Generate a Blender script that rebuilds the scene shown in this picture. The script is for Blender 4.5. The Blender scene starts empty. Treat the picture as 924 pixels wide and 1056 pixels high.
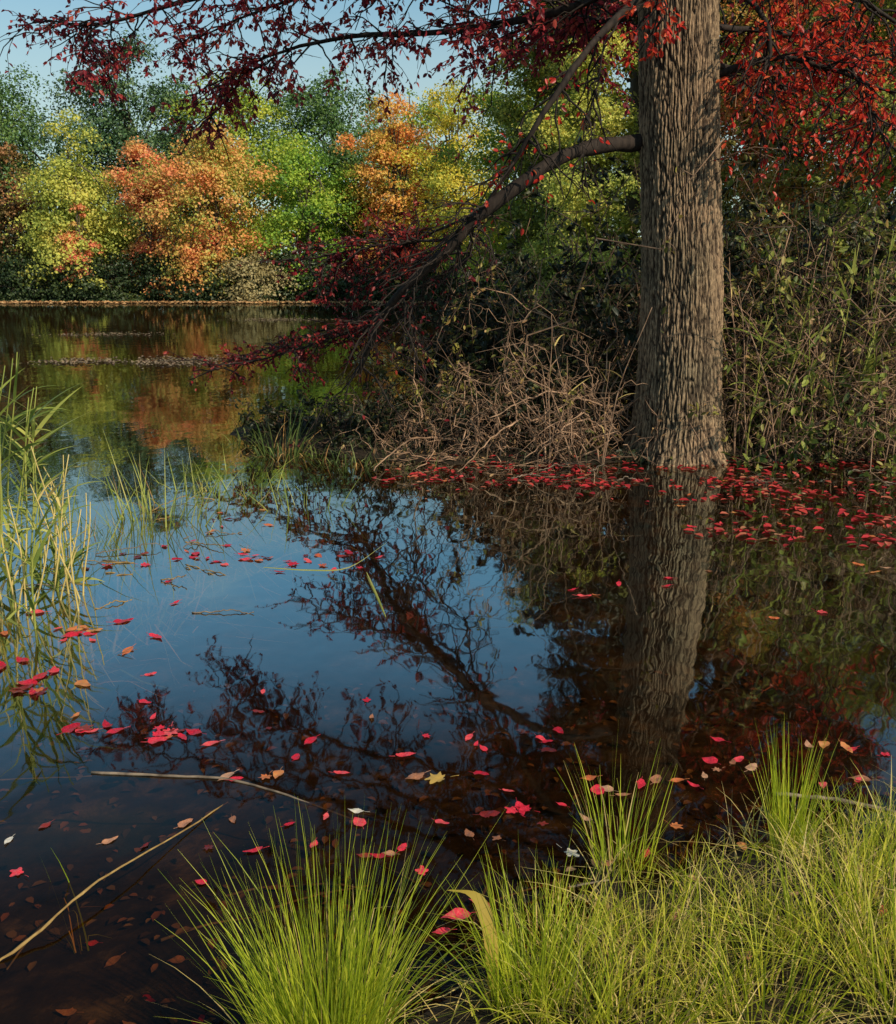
import bpy, math
import numpy as np
from mathutils import Vector, noise
rng = np.random.default_rng(11)
R = math.radians
col = bpy.context.scene.collection

# ------------------------------------------------------------------ camera maths
F, CX, CY, PITCH, CAMZ = 1014.0, 462.0, 528.0, R(13.5), 1.6
ca, sa = math.cos(PITCH), math.sin(PITCH)
def ray(px, py):
    a, b = (px - CX) / F, -(py - CY) / F
    return np.array([a, ca + sa * b, -sa + ca * b])
def pt(px, py, z=0.0):
    d = ray(px, py); t = (z - CAMZ) / d[2]
    return np.array([0, 0, CAMZ]) + d * t
def at(px, py, Y):
    d = ray(px, py); return np.array([0, 0, CAMZ]) + d * (Y / d[1])

# ------------------------------------------------------------------ mesh helpers
def nrm(a):
    return a / np.maximum(np.linalg.norm(a, axis=-1, keepdims=True), 1e-9)
class Geo:
    def __init__(s): s.v = []; s.f = []; s.n = 0
    def add(s, v, f):
        s.v.append(np.asarray(v, float)); s.f.append(np.asarray(f, int) + s.n); s.n += len(v)
    def build(s, name, mat, root=None, loc=None, smooth=False):
        V = np.concatenate(s.v)
        if root is not None: loc = np.array(root['_w'])
        if loc is not None: V = V - np.asarray(loc)
        me = bpy.data.meshes.new(name)
        L = np.concatenate([f.ravel() for f in s.f]).astype(np.int32)
        tot = np.concatenate([np.full(len(f), f.shape[1]) for f in s.f])
        st = np.concatenate([[0], np.cumsum(tot)[:-1]]).astype(np.int32)
        me.vertices.add(len(V)); me.vertices.foreach_set('co', V.astype(np.float32).ravel())
        me.loops.add(len(L)); me.loops.foreach_set('vertex_index', L)
        me.polygons.add(len(tot)); me.polygons.foreach_set('loop_start', st)
        me.update(calc_edges=True); me.validate()
        if smooth: me.polygons.foreach_set('use_smooth', np.ones(len(tot), bool))
        me.materials.append(mat)
        o = bpy.data.objects.new(name, me); col.objects.link(o)
        if root is not None:
            o.parent = root; o['_w'] = list(root['_w'])
        else:
            if loc is not None: o.location = loc; o['_w'] = [float(q) for q in loc]
            else: o['_w'] = [0., 0., 0.]
        return o
def child(geo, name, mat, par, smooth=False):      # part or sub-part (parents never rotate)
    return geo.build(name, mat, par, smooth=smooth)
def empty(name, loc, label, cat, group=None):
    o = bpy.data.objects.new(name, None); col.objects.link(o)
    o.location = [float(q) for q in loc]; o['_w'] = [float(q) for q in loc]
    o.empty_display_size = .1
    o['label'] = label; o['category'] = cat
    if group: o['group'] = group
    return o
def tag(o, label=None, cat=None, group=None, kind=None):
    if label: o['label'] = label
    if cat: o['category'] = cat
    if group: o['group'] = group
    if kind: o['kind'] = kind
    return o

LEAF4 = [(-.5, 0, 0), (.0, .5, .25), (.5, 0, 0), (.0, -.5, .25)]
LEAF4F = [(0, 1, 2), (0, 2, 3)]
LEAF6 = [(-.5, 0, 0), (-.18, .42, .18), (.2, .40, .16), (.52, 0, -.08), (.2, -.40, .16), (-.18, -.42, .18)]
LEAF6F = [(0, 1, 2, 3), (0, 3, 4, 5)]
def leaves(g, P, L, A, N, aspect=.55, six=False):
    n = len(P)
    if n == 0: return
    L = np.broadcast_to(np.asarray(L, float), (n,))[:, None]
    A = nrm(A); B = nrm(np.cross(N, A)); N2 = np.cross(A, B); W = L * aspect
    T, Fc = (LEAF6, LEAF6F) if six else (LEAF4, LEAF4F)
    V = np.stack([P + A * L * a + B * W * b + N2 * W * c for a, b, c in T], 1)
    k = len(T)
    Fa = (np.arange(n) * k)[:, None, None] + np.array(Fc)[None]
    g.add(V.reshape(-1, 3), Fa.reshape(-1, len(Fc[0])))
def tubes(g, P, Rad, k=4):
    P = np.asarray(P, float); n, S = P.shape[:2]
    T = nrm(np.gradient(P, axis=1))
    ref = nrm(rng.normal(size=(n, 1, 3)) + np.array([.01, .02, .015]))
    m = np.abs((T * ref).sum(-1)).max(1) > .93
    ref[m] = nrm(np.cross(T[m].mean(1), [[.3, .5, .8]]))[:, None]
    U = nrm(np.cross(T, np.broadcast_to(ref, T.shape))); W = np.cross(T, U)
    an = np.arange(k) / k * 2 * np.pi
    V = P[:, :, None] + Rad[:, :, None, None] * (U[:, :, None] * np.cos(an)[None, None, :, None] + W[:, :, None] * np.sin(an)[None, None, :, None])
    idx = np.arange(n * S * k).reshape(n, S, k); nx = np.roll(idx, -1, 2)
    f = np.stack([idx[:, :-1], nx[:, :-1], nx[:, 1:], idx[:, 1:]], -1).reshape(-1, 4)
    base = g.n
    g.add(V.reshape(-1, 3), f)
    for end, fl in ((0, True), (S - 1, False)):
        cap = idx[:, end, :]
        g.f.append((cap[:, ::-1] if fl else cap) + base)
def ribbons(g, P, W, side):
    n, S = P.shape[:2]
    o = side[:, None] * W[..., None] * .5
    V = np.stack([P - o, P + o], 2)
    idx = np.arange(n * S * 2).reshape(n, S, 2)
    f = np.stack([idx[:, :-1, 0], idx[:, :-1, 1], idx[:, 1:, 1], idx[:, 1:, 0]], -1).reshape(-1, 4)
    g.add(V.reshape(-1, 3), f)
def spline(pts, M):
    p = np.asarray(pts, float); p = np.vstack([2 * p[0] - p[1], p, 2 * p[-1] - p[-2]])
    n = len(p) - 3; out = []
    us = np.linspace(0, n - 1e-6, M) if np.isscalar(M) else np.asarray(M)
    for u in us:
        i = int(u); t = u - i; a, b, c, d = p[i:i + 4]
        out.append(.5 * (2 * b + (c - a) * t + (2 * a - 5 * b + 4 * c - d) * t * t + (3 * b - a - 3 * c + d) * t ** 3))
    return np.array(out)
def rdir(n, zs=1.0):
    d = rng.normal(size=(n, 3)); d[:, 2] *= zs; return nrm(d)

# ------------------------------------------------------------------ materials
def newmat(name):
    m = bpy.data.materials.new(name); m.use_nodes = True
    nt = m.node_tree; nt.nodes.clear()
    out = nt.nodes.new('ShaderNodeOutputMaterial')
    return m, nt, out
def N(nt, t): return nt.nodes.new(t)
def ramp(nt, stops):
    r = nt.nodes.new('ShaderNodeValToRGB'); e = r.color_ramp.elements
    while len(e) < len(stops): e.new(.5)
    for i, (p, c) in enumerate(stops):
        e[i].position = p; e[i].color = (*c, 1)
    return r
def leafmat(name, cols, transl=.35, nscale=.6, rnd=.5, rough=.5, spec=.3, objrand=False):
    m, nt, out = newmat(name); L = nt.links.new
    geo = N(nt, 'ShaderNodeNewGeometry'); tc = N(nt, 'ShaderNodeTexCoord')
    no = N(nt, 'ShaderNodeTexNoise'); no.inputs['Scale'].default_value = nscale; no.inputs['Detail'].default_value = 3
    L(tc.outputs['Object'], no.inputs['Vector'])
    mr = N(nt, 'ShaderNodeMapRange'); mr.inputs[1].default_value = .3; mr.inputs[2].default_value = .7
    L(no.outputs['Fac'], mr.inputs[0])
    mx = N(nt, 'ShaderNodeMix'); mx.data_type = 'FLOAT'; mx.inputs[0].default_value = rnd
    L(mr.outputs[0], mx.inputs[2])
    if objrand:
        oi = N(nt, 'ShaderNodeObjectInfo'); L(oi.outputs['Random'], mx.inputs[3])
    else:
        L(geo.outputs['Random Per Island'], mx.inputs[3])
    n = len(cols); rp = ramp(nt, [(.12 + .76 * i / max(n - 1, 1), c) for i, c in enumerate(cols)])
    L(mx.outputs[0], rp.inputs[0])
    p = N(nt, 'ShaderNodeBsdfPrincipled'); p.inputs['Roughness'].default_value = rough
    p.inputs['Specular IOR Level'].default_value = spec
    L(rp.outputs[0], p.inputs['Base Color'])
    if transl <= 0:
        L(p.outputs[0], out.inputs[0]); return m
    tr = N(nt, 'ShaderNodeBsdfTranslucent'); L(rp.outputs[0], tr.inputs['Color'])
    ms = N(nt, 'ShaderNodeMixShader'); ms.inputs[0].default_value = transl
    L(p.outputs[0], ms.inputs[1]); L(tr.outputs[0], ms.inputs[2]); L(ms.outputs[0], out.inputs[0])
    return m
def woodmat(name, c0, c1, scale=(30, 30, 6), bump=.4, rough=.85):
    m, nt, out = newmat(name); L = nt.links.new
    tc = N(nt, 'ShaderNodeTexCoord'); mp = N(nt, 'ShaderNodeMapping'); mp.inputs['Scale'].default_value = scale
    no = N(nt, 'ShaderNodeTexNoise'); no.inputs['Scale'].default_value = 1; no.inputs['Detail'].default_value = 5
    L(tc.outputs['Object'], mp.inputs[0]); L(mp.outputs[0], no.inputs['Vector'])
    rp = ramp(nt, [(.3, c0), (.7, c1)]); L(no.outputs['Fac'], rp.inputs[0])
    p = N(nt, 'ShaderNodeBsdfPrincipled'); p.inputs['Roughness'].default_value = rough; p.inputs['Specular IOR Level'].default_value = .2
    if bump:
        b = N(nt, 'ShaderNodeBump'); b.inputs['Strength'].default_value = bump; b.inputs['Distance'].default_value = .01
        L(no.outputs['Fac'], b.inputs['Height']); L(b.outputs[0], p.inputs['Normal'])
    L(rp.outputs[0], p.inputs['Base Color']); L(p.outputs[0], out.inputs[0])
    return m

# bark of the big tree
m, nt, out = newmat('bark'); L = nt.links.new
tc = N(nt, 'ShaderNodeTexCoord'); mp = N(nt, 'ShaderNodeMapping'); mp.inputs['Scale'].default_value = (60, 60, 22)
no = N(nt, 'ShaderNodeTexNoise'); no.inputs['Scale'].default_value = 1; no.inputs['Detail'].default_value = 8; no.inputs['Roughness'].default_value = .65
L(tc.outputs['Object'], mp.inputs[0]); L(mp.outputs[0], no.inputs['Vector'])
at_ = N(nt, 'ShaderNodeAttribute'); at_.attribute_name = 'ridge'
ad = N(nt, 'ShaderNodeMath'); ad.operation = 'MULTIPLY_ADD'; L(no.outputs['Fac'], ad.inputs[0]); ad.inputs[1].default_value = 1.1
sb = N(nt, 'ShaderNodeMath'); sb.operation = 'SUBTRACT'; L(at_.outputs['Fac'], sb.inputs[0]); sb.inputs[1].default_value = .58
L(sb.outputs[0], ad.inputs[2])
rp = ramp(nt, [(.05, (.018, .013, .010)), (.5, (.105, .075, .054)), (.95, (.36, .26, .17))]); L(ad.outputs[0], rp.inputs[0])
n2 = N(nt, 'ShaderNodeTexNoise'); n2.inputs['Scale'].default_value = 1.6; L(tc.outputs['Object'], n2.inputs['Vector'])
mg = N(nt, 'ShaderNodeMix'); mg.data_type = 'RGBA'; mg.blend_type = 'MULTIPLY'
r2 = ramp(nt, [(.35, (.70, .72, .68)), (.65, (1.1, 1.0, .92))]); L(n2.outputs['Fac'], r2.inputs[0])
mg.inputs[0].default_value = 1; L(rp.outputs[0], mg.inputs[6]); L(r2.outputs[0], mg.inputs[7])
p = N(nt, 'ShaderNodeBsdfPrincipled'); p.inputs['Roughness'].default_value = .9; p.inputs['Specular IOR Level'].default_value = .12
b = N(nt, 'ShaderNodeBump'); b.inputs['Strength'].default_value = .9; b.inputs['Distance'].default_value = .014
L(no.outputs['Fac'], b.inputs['Height']); L(b.outputs[0], p.inputs['Normal']); L(mg.outputs[2], p.inputs['Base Color']); L(p.outputs[0], out.inputs[0])
M_bark = m
M_limb = woodmat('limb_bark', (.011, .008, .007), (.040, .028, .022))
M_fartrunk = woodmat('far_trunk', (.05, .04, .03), (.14, .11, .08), (3, 3, 1), 0)
M_cane = woodmat('cane', (.12, .068, .043), (.42, .26, .165), (9, 9, 9), 0)
M_cane_dark = woodmat('cane_dark', (.03, .019, .014), (.13, .08, .052), (9, 9, 9), 0)  # dark canes and stalks; on back bushes the shade is in the colour
M_stick = woodmat('stick', (.08, .06, .045), (.24, .18, .13), (20, 20, 20), .3)
M_stalk = woodmat('dead_stalk', (.16, .09, .03), (.34, .22, .08), (30, 30, 30), .2)
M_straw = leafmat('straw', [(.36, .24, .07), (.60, .46, .16), (.52, .38, .17)], .2, 3)
M_rusty = leafmat('rusty_straw', [(.26, .11, .04), (.46, .26, .09), (.55, .42, .16)], .2, 3)

# water
m, nt, out = newmat('pond_water'); L = nt.links.new
tc = N(nt, 'ShaderNodeTexCoord')
mp = N(nt, 'ShaderNodeMapping'); mp.inputs['Scale'].default_value = (1.0, .55, 1); L(tc.outputs['Object'], mp.inputs[0])
n1 = N(nt, 'ShaderNodeTexNoise'); n1.inputs['Scale'].default_value = 2.4; n1.inputs['Detail'].default_value = 3; L(mp.outputs[0], n1.inputs['Vector'])
b = N(nt, 'ShaderNodeBump'); b.inputs['Strength'].default_value = .19; b.inputs['Distance'].default_value = .02; L(n1.outputs['Fac'], b.inputs['Height'])
lw = N(nt, 'ShaderNodeLayerWeight'); lw.inputs['Blend'].default_value = .5; L(b.outputs[0], lw.inputs['Normal'])
fr = ramp(nt, [(.30, (.012,) * 3), (.46, (.028,) * 3), (.54, (.10,) * 3), (.62, (.36,) * 3), (.70, (.52,) * 3), (.82, (.46,) * 3), (.92, (.40,) * 3), (1.0, (.6,) * 3)]); L(lw.outputs['Facing'], fr.inputs[0])
gl = N(nt, 'ShaderNodeBsdfGlossy'); gl.inputs['Roughness'].default_value = .025; gl.inputs['Color'].default_value = (.86, .98, 1, 1); L(b.outputs[0], gl.inputs['Normal'])
tr = N(nt, 'ShaderNodeBsdfTransparent'); tr.inputs['Color'].default_value = (.52, .38, .23, 1)
ms = N(nt, 'ShaderNodeMixShader'); L(fr.outputs[0], ms.inputs[0]); L(tr.outputs[0], ms.inputs[1]); L(gl.outputs[0], ms.inputs[2]); L(ms.outputs[0], out.inputs[0])
M_water = m
# ground: dark soil above water, paler silt on the pond bed
m, nt, out = newmat('soil'); L = nt.links.new
tc = N(nt, 'ShaderNodeTexCoord')
n1 = N(nt, 'ShaderNodeTexNoise'); n1.inputs['Scale'].default_value = 4; n1.inputs['Detail'].default_value = 9; n1.inputs['Roughness'].default_value = .72; L(tc.outputs['Object'], n1.inputs['Vector'])
rp = ramp(nt, [(.3, (.008, .006, .004)), (.55, (.022, .015, .009)), (.75, (.045, .03, .017))]); L(n1.outputs['Fac'], rp.inputs[0])
rq = ramp(nt, [(.38, (.010, .007, .004)), (.54, (.042, .027, .015)), (.70, (.15, .10, .055))]); L(n1.outputs['Fac'], rq.inputs[0])
gp = N(nt, 'ShaderNodeNewGeometry'); sx = N(nt, 'ShaderNodeSeparateXYZ'); L(gp.outputs['Position'], sx.inputs[0])
mr = N(nt, 'ShaderNodeMapRange'); mr.inputs[1].default_value = -.06; mr.inputs[2].default_value = .01; L(sx.outputs['Z'], mr.inputs[0])
mg = N(nt, 'ShaderNodeMix'); mg.data_type = 'RGBA'; L(mr.outputs[0], mg.inputs[0]); L(rq.outputs[0], mg.inputs[6]); L(rp.outputs[0], mg.inputs[7])
p = N(nt, 'ShaderNodeBsdfPrincipled'); p.inputs['Roughness'].default_value = .9; p.inputs['Specular IOR Level'].default_value = .2
b = N(nt, 'ShaderNodeBump'); b.inputs['Strength'].default_value = .8; b.inputs['Distance'].default_value = .03
L(n1.outputs['Fac'], b.inputs['Height']); L(b.outputs[0], p.inputs['Normal']); L(mg.outputs[2], p.inputs['Base Color']); L(p.outputs[0], out.inputs[0])
M_soil = m

# ------------------------------------------------------------------ terrain
POLYS = [
    [(-2.35, 10.6), (-2.05, 9.6), (-1.3, 8.95), (-0.4, 8.55), (0.8, 8.42), (1.5, 8.5), (2.6, 8.5), (4, 8.6), (7, 8), (14, 6.5), (60, 5), (400, 5), (400, 62), (12, 58), (7, 40), (4.5, 25), (2, 16.5), (0, 13), (-1.5, 11.6)],
    [(-.22, 1.62), (.06, 1.95), (.30, 2.15), (.42, 2.42), (.62, 2.40), (.85, 2.62), (1.1, 2.55), (1.4, 2.72), (3, 3.0), (8, 3), (20, 1), (400, -2), (400, -400), (-400, -400), (-400, -3), (-20, -2), (-3, .2), (-.75, 1.25)],
    [(-400, 60), (-30, 62.5), (-18, 61.5), (-8, 62.8), (2, 61.6), (14, 57), (400, 56), (400, 400), (-400, 400)],
]
def sdf_poly(P, poly):
    poly = np.array(poly, float); d = np.full(len(P), 1e9); ins = np.zeros(len(P), bool)
    for i in range(len(poly)):
        a, b_ = poly[i], poly[(i + 1) % len(poly)]; e = b_ - a; w = P - a
        t = np.clip((w @ e) / (e @ e), 0, 1); q = w - t[:, None] * e
        d = np.minimum(d, (q * q).sum(1))
        c = ((a[1] > P[:, 1]) != (b_[1] > P[:, 1]))
        xx = (b_[0] - a[0]) * (P[:, 1] - a[1]) / (b_[1] - a[1] + 1e-12) + a[0]
        ins ^= c & (P[:, 0] < xx)
    d = np.sqrt(d); return np.where(ins, d, -d)
def sdf(x, y):
    P = np.stack([np.ravel(x), np.ravel(y)], 1).astype(float)
    return np.max([sdf_poly(P, q) for q in POLYS], 0)
def hfun(x, y):
    x = np.ravel(np.asarray(x, float)); y = np.ravel(np.asarray(y, float)); d = sdf(x, y)
    wob = .06 * np.sin(x * 5.1 + 1.3 * y) * np.sin(y * 4.3 - x) + .04 * np.sin(x * 11 + y * 3) * np.sin(y * 9.7)
    d = d + wob
    hin = .055 * (1 - np.exp(-np.maximum(d, 0) / .35)) + .04 * np.minimum(np.maximum(d, 0), 12)
    hout = -.42 * (1 - np.exp(np.minimum(d, 0) / 1.3)) - .01
    return np.where(d > 0, hin + .2 * wob * np.clip(d * 2, 0, 1), hout + .35 * wob * np.clip(-d * 3, 0, 1))
u = np.linspace(-5.2, 5.2, 300); gx = 4 * np.sinh(u) + .5; gy = 5 + 4 * np.sinh(u)
XX, YY = np.meshgrid(gx, gy); ZZ = hfun(XX, YY)
g = Geo(); nI = len(u); idx = np.arange(nI * nI).reshape(nI, nI)
g.add(np.stack([XX.ravel(), YY.ravel(), ZZ], 1), np.stack([idx[:-1, :-1], idx[:-1, 1:], idx[1:, 1:], idx[1:, :-1]], -1).reshape(-1, 4))
tag(g.build('ground', M_soil, smooth=True), 'dark muddy ground of the banks and pond bed', 'ground', kind='structure')
g = Geo(); g.add([(-350, -340, 0), (350, -340, 0), (350, 340, 0), (-350, 340, 0)], [(0, 1, 2, 3)])
tag(g.build('water', M_water), 'still dark pond water reflecting sky and trees', 'water', kind='structure')

# ------------------------------------------------------------------ big tree at right
base = np.array([2.085, 8.87, -.05])
oak = empty('tree', base, 'big tree with deeply furrowed trunk and red leaves at the water edge', 'tree')
axis = spline([(2.085, 8.87, -.35), (2.08, 8.87, .4), (2.05, 8.88, 1.5), (1.98, 8.92, 2.6), (1.92, 8.95, 3.83), (1.88, 8.97, 5.5), (1.84, 8.95, 7.5), (1.8, 8.9, 9.6)], np.concatenate([np.linspace(0, 4.25, 330), np.linspace(4.4, 7 - 1e-6, 24)]))
na = 520; TH = np.arange(na) / na * 2 * np.pi
V = []; RID = []
for c in axis:
    z = c[2]; zz = max(z, -.1)
    r = .345 + .065 * math.exp(-zz / .9) + .10 * math.exp(-zz / .17) - .022 * max(0, min(1, z / 3.8))
    if z > 3.8: r *= max(.15, 1 - (z - 3.8) / 7)
    for th in TH:
        cx, sx = math.cos(th), math.sin(th)
        if z < 4.6:
            wv = noise.noise(Vector((cx * 2.2, sx * 2.2, z * 1.6))) * .6 + noise.noise(Vector((cx * 8, sx * 8, z * 7))) * .5
            q = .37 * 42
            d, _ = noise.voronoi(Vector((cx * q - sx * wv, sx * q + cx * wv, z * 3.4 + wv * 1.2)))
            e = min(1, max(0, (d[1] - d[0]) / .36)); e = e * (2 - e)
            e2 = abs(noise.noise(Vector((cx * 26 + wv, sx * 26 - wv, z * 18))))
            e = min(1, e * .7 + .65 * e2)
        else: e = .6
        lob = .055 * math.exp(-zz / .24) * math.sin(th * 6 + 1) + .012 * math.sin(th * 3 + z)
        rr = r + lob + (e - .75) * .032
        V.append((c[0] + cx * rr, c[1] + sx * rr, z)); RID.append(e)
g = Geo(); S = len(axis); idx = np.arange(S * na).reshape(S, na); nx = np.roll(idx, -1, 1)
g.add(V, np.stack([idx[:-1], nx[:-1], nx[1:], idx[1:]], -1).reshape(-1, 4))
trunk = child(g, 'trunk', M_bark, oak, True)
a_ = trunk.data.attributes.new('ridge', 'FLOAT', 'POINT'); a_.data.foreach_set('value', np.array(RID, np.float32))

M_red = leafmat('red_leaves', [(.28, .014, .014), (.54, .028, .02), (.74, .07, .035), (.76, .20, .06)], .5, 1.5, .6, .4, .4)
M_maroon = leafmat('maroon_shade_leaves', [(.05, .009, .011), (.13, .012, .017), (.25, .018, .02), (.34, .05, .028)], .35, 1.5, .6, .45, .3)  # darker copy of the leaf red; shade and mirrored silhouettes put into colour
M_crim = leafmat('crimson_leaves', [(.12, .015, .024), (.28, .024, .038), (.48, .05, .055), (.58, .13, .07)], .5, 1.5, .6, .45, .35)
def polylines(start, d, length, S, droop, wig=.06):
    n = len(start); t = np.linspace(0, 1, S)
    P = start[:, None] + d[:, None] * (length[:, None] * t)[..., None]
    P[..., 2] -= (droop * length[:, None] * t ** 2)
    w = np.cumsum(rng.normal(size=(n, S, 3)), 1) * (wig * length / S ** .5)[:, None, None]
    w -= w[:, :1]
    return P + w
def sample_on(P, n, t0, t1=1.0):
    i = rng.integers(0, len(P), n); t = rng.uniform(t0, t1, n) * (P.shape[1] - 1)
    k = np.minimum(t.astype(int), P.shape[1] - 2); f = (t - k)[:, None]
    a, b_ = P[i, k], P[i, k + 1]
    return a * (1 - f) + b_ * f, nrm(b_ - a)
def branch(root, pts, r0, r1, n1, lt, nleaf, ls, t0=.25, droop=.25, mat=None, up=.0, spread=.9, twk=4):
    c = spline(pts, 26)
    cc = c + np.cumsum(rng.normal(size=c.shape), 0) * .006
    g = Geo(); rad = np.linspace(r0, r1, 26)[None] * (1 + .08 * rng.normal(size=(1, 26)))
    tubes(g, cc[None], rad, 8)
    s, tg = sample_on(cc[None], n1, t0)
    d = nrm(tg * .7 + rdir(n1, .45) * spread + np.array([0, 0, up]))
    Pt = polylines(s, d, lt * rng.uniform(.35, 1, n1), 7, droop, .1)
    Pt[..., 2] = np.maximum(Pt[..., 2], .12)
    tubes(g, Pt, np.linspace(.011, .004, 7)[None].repeat(n1, 0), 4)
    n2 = n1 * twk; s, tg = sample_on(Pt, n2, .15)
    d = nrm(tg * .8 + rdir(n2, .6) * .9)
    P2 = polylines(s, d, lt * rng.uniform(.15, .5, n2), 5, droop, .1)
    P2[..., 2] = np.maximum(P2[..., 2], .1)
    tubes(g, P2, np.linspace(.005, .0022, 5)[None].repeat(n2, 0), 3)
    o = child(g, 'branch', M_limb, root, True)
    if nleaf:
        gl_ = Geo(); pos, tg = sample_on(P2, nleaf, .1)
        A = nrm(tg * .5 + rdir(nleaf, .6) * .8 + np.array([0, 0, -.35]))
        L_ = ls * rng.uniform(.5, 1.2, nleaf)
        pos = pos + A * L_[:, None] * .5
        Nn = nrm(rdir(nleaf) * .8 + np.array([.1, -.2, .8]))
        leaves(gl_, pos, L_, A, Nn, .58, True)
        child(gl_, 'leaves', mat or M_red, o)
    return o
def A3(l): return [at(*q) for q in l]
# the drooping limb and its sprays
branch(oak, A3([(698, 138, 8.95), (660, 148, 8.9), (625, 150, 8.7), (588, 158, 8.5), (545, 185, 8.35), (500, 218, 8.3), (465, 255, 8.35), (430, 287, 8.45), (405, 312, 8.6), (385, 350, 8.8), (370, 385, 9.0)]), .076, .020, 34, .9, 200, .05, .45, .2, M_maroon)
branch(oak, A3([(478, 242, 8.6), (440, 250, 9.1), (390, 258, 9.4), (350, 268, 9.6), (300, 275, 9.8)]), .016, .005, 36, .7, 1100, .052, .25, .1, M_maroon)
branch(oak, A3([(500, 218, 8.5), (470, 228, 9.2), (430, 245, 9.7), (385, 262, 10.1), (340, 285, 10.4)]), .016, .005, 30, .7, 850, .052, .35, .1, M_maroon)
branch(oak, A3([(430, 287, 8.8), (390, 325, 9.3), (340, 352, 9.6), (280, 370, 9.9), (222, 386, 10.1)]), .014, .004, 30, .55, 1000, .048, .25, .1, M_maroon)
branch(oak, A3([(405, 312, 9.0), (380, 340, 9.6), (350, 345, 10), (300, 350, 10.4), (260, 365, 10.8)]), .012, .004, 28, .65, 700, .048, .15, .1, M_maroon)
branch(oak, A3([(520, 200, 8.4), (490, 235, 8.9), (480, 275, 9.2), (440, 300, 9.5), (415, 345, 9.7)]), .014, .005, 26, .7, 150, .05, .3, .15, M_maroon)
branch(oak, A3([(695, -45, 8.95), (660, 0, 8.8), (640, 22, 8.6), (600, 70, 8.3), (560, 130, 8.2), (530, 180, 8.3), (508, 215, 8.4)]), .036, .014, 16, .7, 130, .06, .4, .2, M_red)
branch(oak, A3([(640, 18, 8.6), (625, 45, 8.4), (618, 90, 8.35), (605, 150, 8.4), (612, 210, 8.4)]), .010, .004, 12, .4, 0, .06, .2, .3)
# upper left boughs reaching away over the pond
branch(oak, A3([(700, -70, 8.9), (620, -5, 9.2), (530, 22, 9.8), (440, 36, 10.4), (350, 42, 10.9), (280, 60, 11.3), (215, 92, 11.6)]), .045, .009, 60, .95, 2100, .07, .15, .25, M_crim)
branch(oak, A3([(700, -170, 8.9), (580, -110, 9.4), (430, -60, 10), (300, -25, 10.5), (180, 5, 11), (100, 25, 11.3), (50, 20, 11.6)]), .05, .009, 56, 1.0, 1600, .07, .2, .25, M_crim)
branch(oak, A3([(690, -10, 9.0), (640, 20, 9.6), (590, 20, 10.3), (540, 30, 11), (490, 55, 11.6)]), .03, .008, 40, .8, 1500, .07, .1, .2, M_crim)
branch(oak, A3([(700, -120, 9.0), (560, -60, 9.8), (420, -20, 10.5), (300, 0, 11.2), (200, 40, 11.8)]), .04, .008, 44, .9, 1500, .07, .25, .25, M_crim)
branch(oak, A3([(280, 60, 11.3), (250, 75, 11.4), (225, 105, 11.5), (200, 130, 11.6)]), .010, .004, 16, .5, 420, .07, .1, .35, M_crim)
branch(oak, A3([(100, 25, 11.3), (85, 40, 11.3), (110, 60, 11.2), (95, 75, 11.2)]), .008, .004, 14, .45, 320, .07, .1, .35, M_crim)
# right side boughs
branch(oak, A3([(712, 90, 8.95), (770, 68, 8.7), (820, 62, 8.5), (870, 75, 8.4), (925, 95, 8.3)]), .034, .010, 28, .65, 560, .062, .2, .2, M_red)
branch(oak, A3([(712, -50, 8.95), (785, 10, 8.6), (800, 55, 8.5), (790, 100, 8.45), (796, 150, 8.5)]), .026, .008, 14, .5, 150, .06, .3, .3, M_red)
branch(oak, A3([(712, -130, 8.95), (810, -60, 8.7), (880, -10, 8.6), (950, 40, 8.5)]), .04, .010, 38, .8, 900, .068, .15, .3, M_red)
branch(oak, A3([(720, 25, 9.0), (790, 35, 9.8), (860, 45, 10.2), (940, 60, 10.6)]), .03, .010, 40, .9, 1250, .068, .1, .2, M_red)
branch(oak, A3([(720, 60, 9.0), (790, 85, 9.9), (850, 110, 10.4), (930, 130, 10.8)]), .025, .008, 36, .8, 900, .068, .1, .2, M_red)
branch(oak, A3([(860, 40, 8.6), (890, 90, 8.3), (905, 130, 8.2), (930, 165, 8.1)]), .014, .005, 18, .55, 340, .062, .1, .25, M_red)
branch(oak, A3([(700, -60, 8.75), (690, -20, 8.35), (680, 10, 8.2), (690, 40, 8.15)]), .015, .006, 10, .4, 170, .065, .2, .3, M_red)
# crown above the frame
for az, z0, ln in [(175, 4.6, 3.6), (150, 5.2, 3.8), (120, 4.8, 3.6), (60, 4.7, 3.6), (205, 6.0, 4.0), (185, 7.0, 3.5), (235, 6.6, 3.4), (95, 6.2, 3.2), (20, 6.2, 3.4), (40, 7.2, 3), (270, 7.6, 2.6), (140, 7.8, 3), (215, 8.6, 2.4), (10, 8.7, 2.2), (225, 5.6, 4.2), (200, 5.0, 4.4), (75, 5.4, 3.8), (40, 4.4, 3.8), (100, 4.5, 3.4)]:
    a = R(az); s = np.array([1.87, 8.95, z0]); d = np.array([math.cos(a), math.sin(a), 0])
    branch(oak, [s, s + d * ln * .35 + [0, 0, .5], s + d * ln * .7 + [0, 0, .7], s + d * ln + [0, 0, .6]], .06, .012, 40, 1.1, 750, .085, .2, .25, M_maroon, twk=4)

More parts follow.
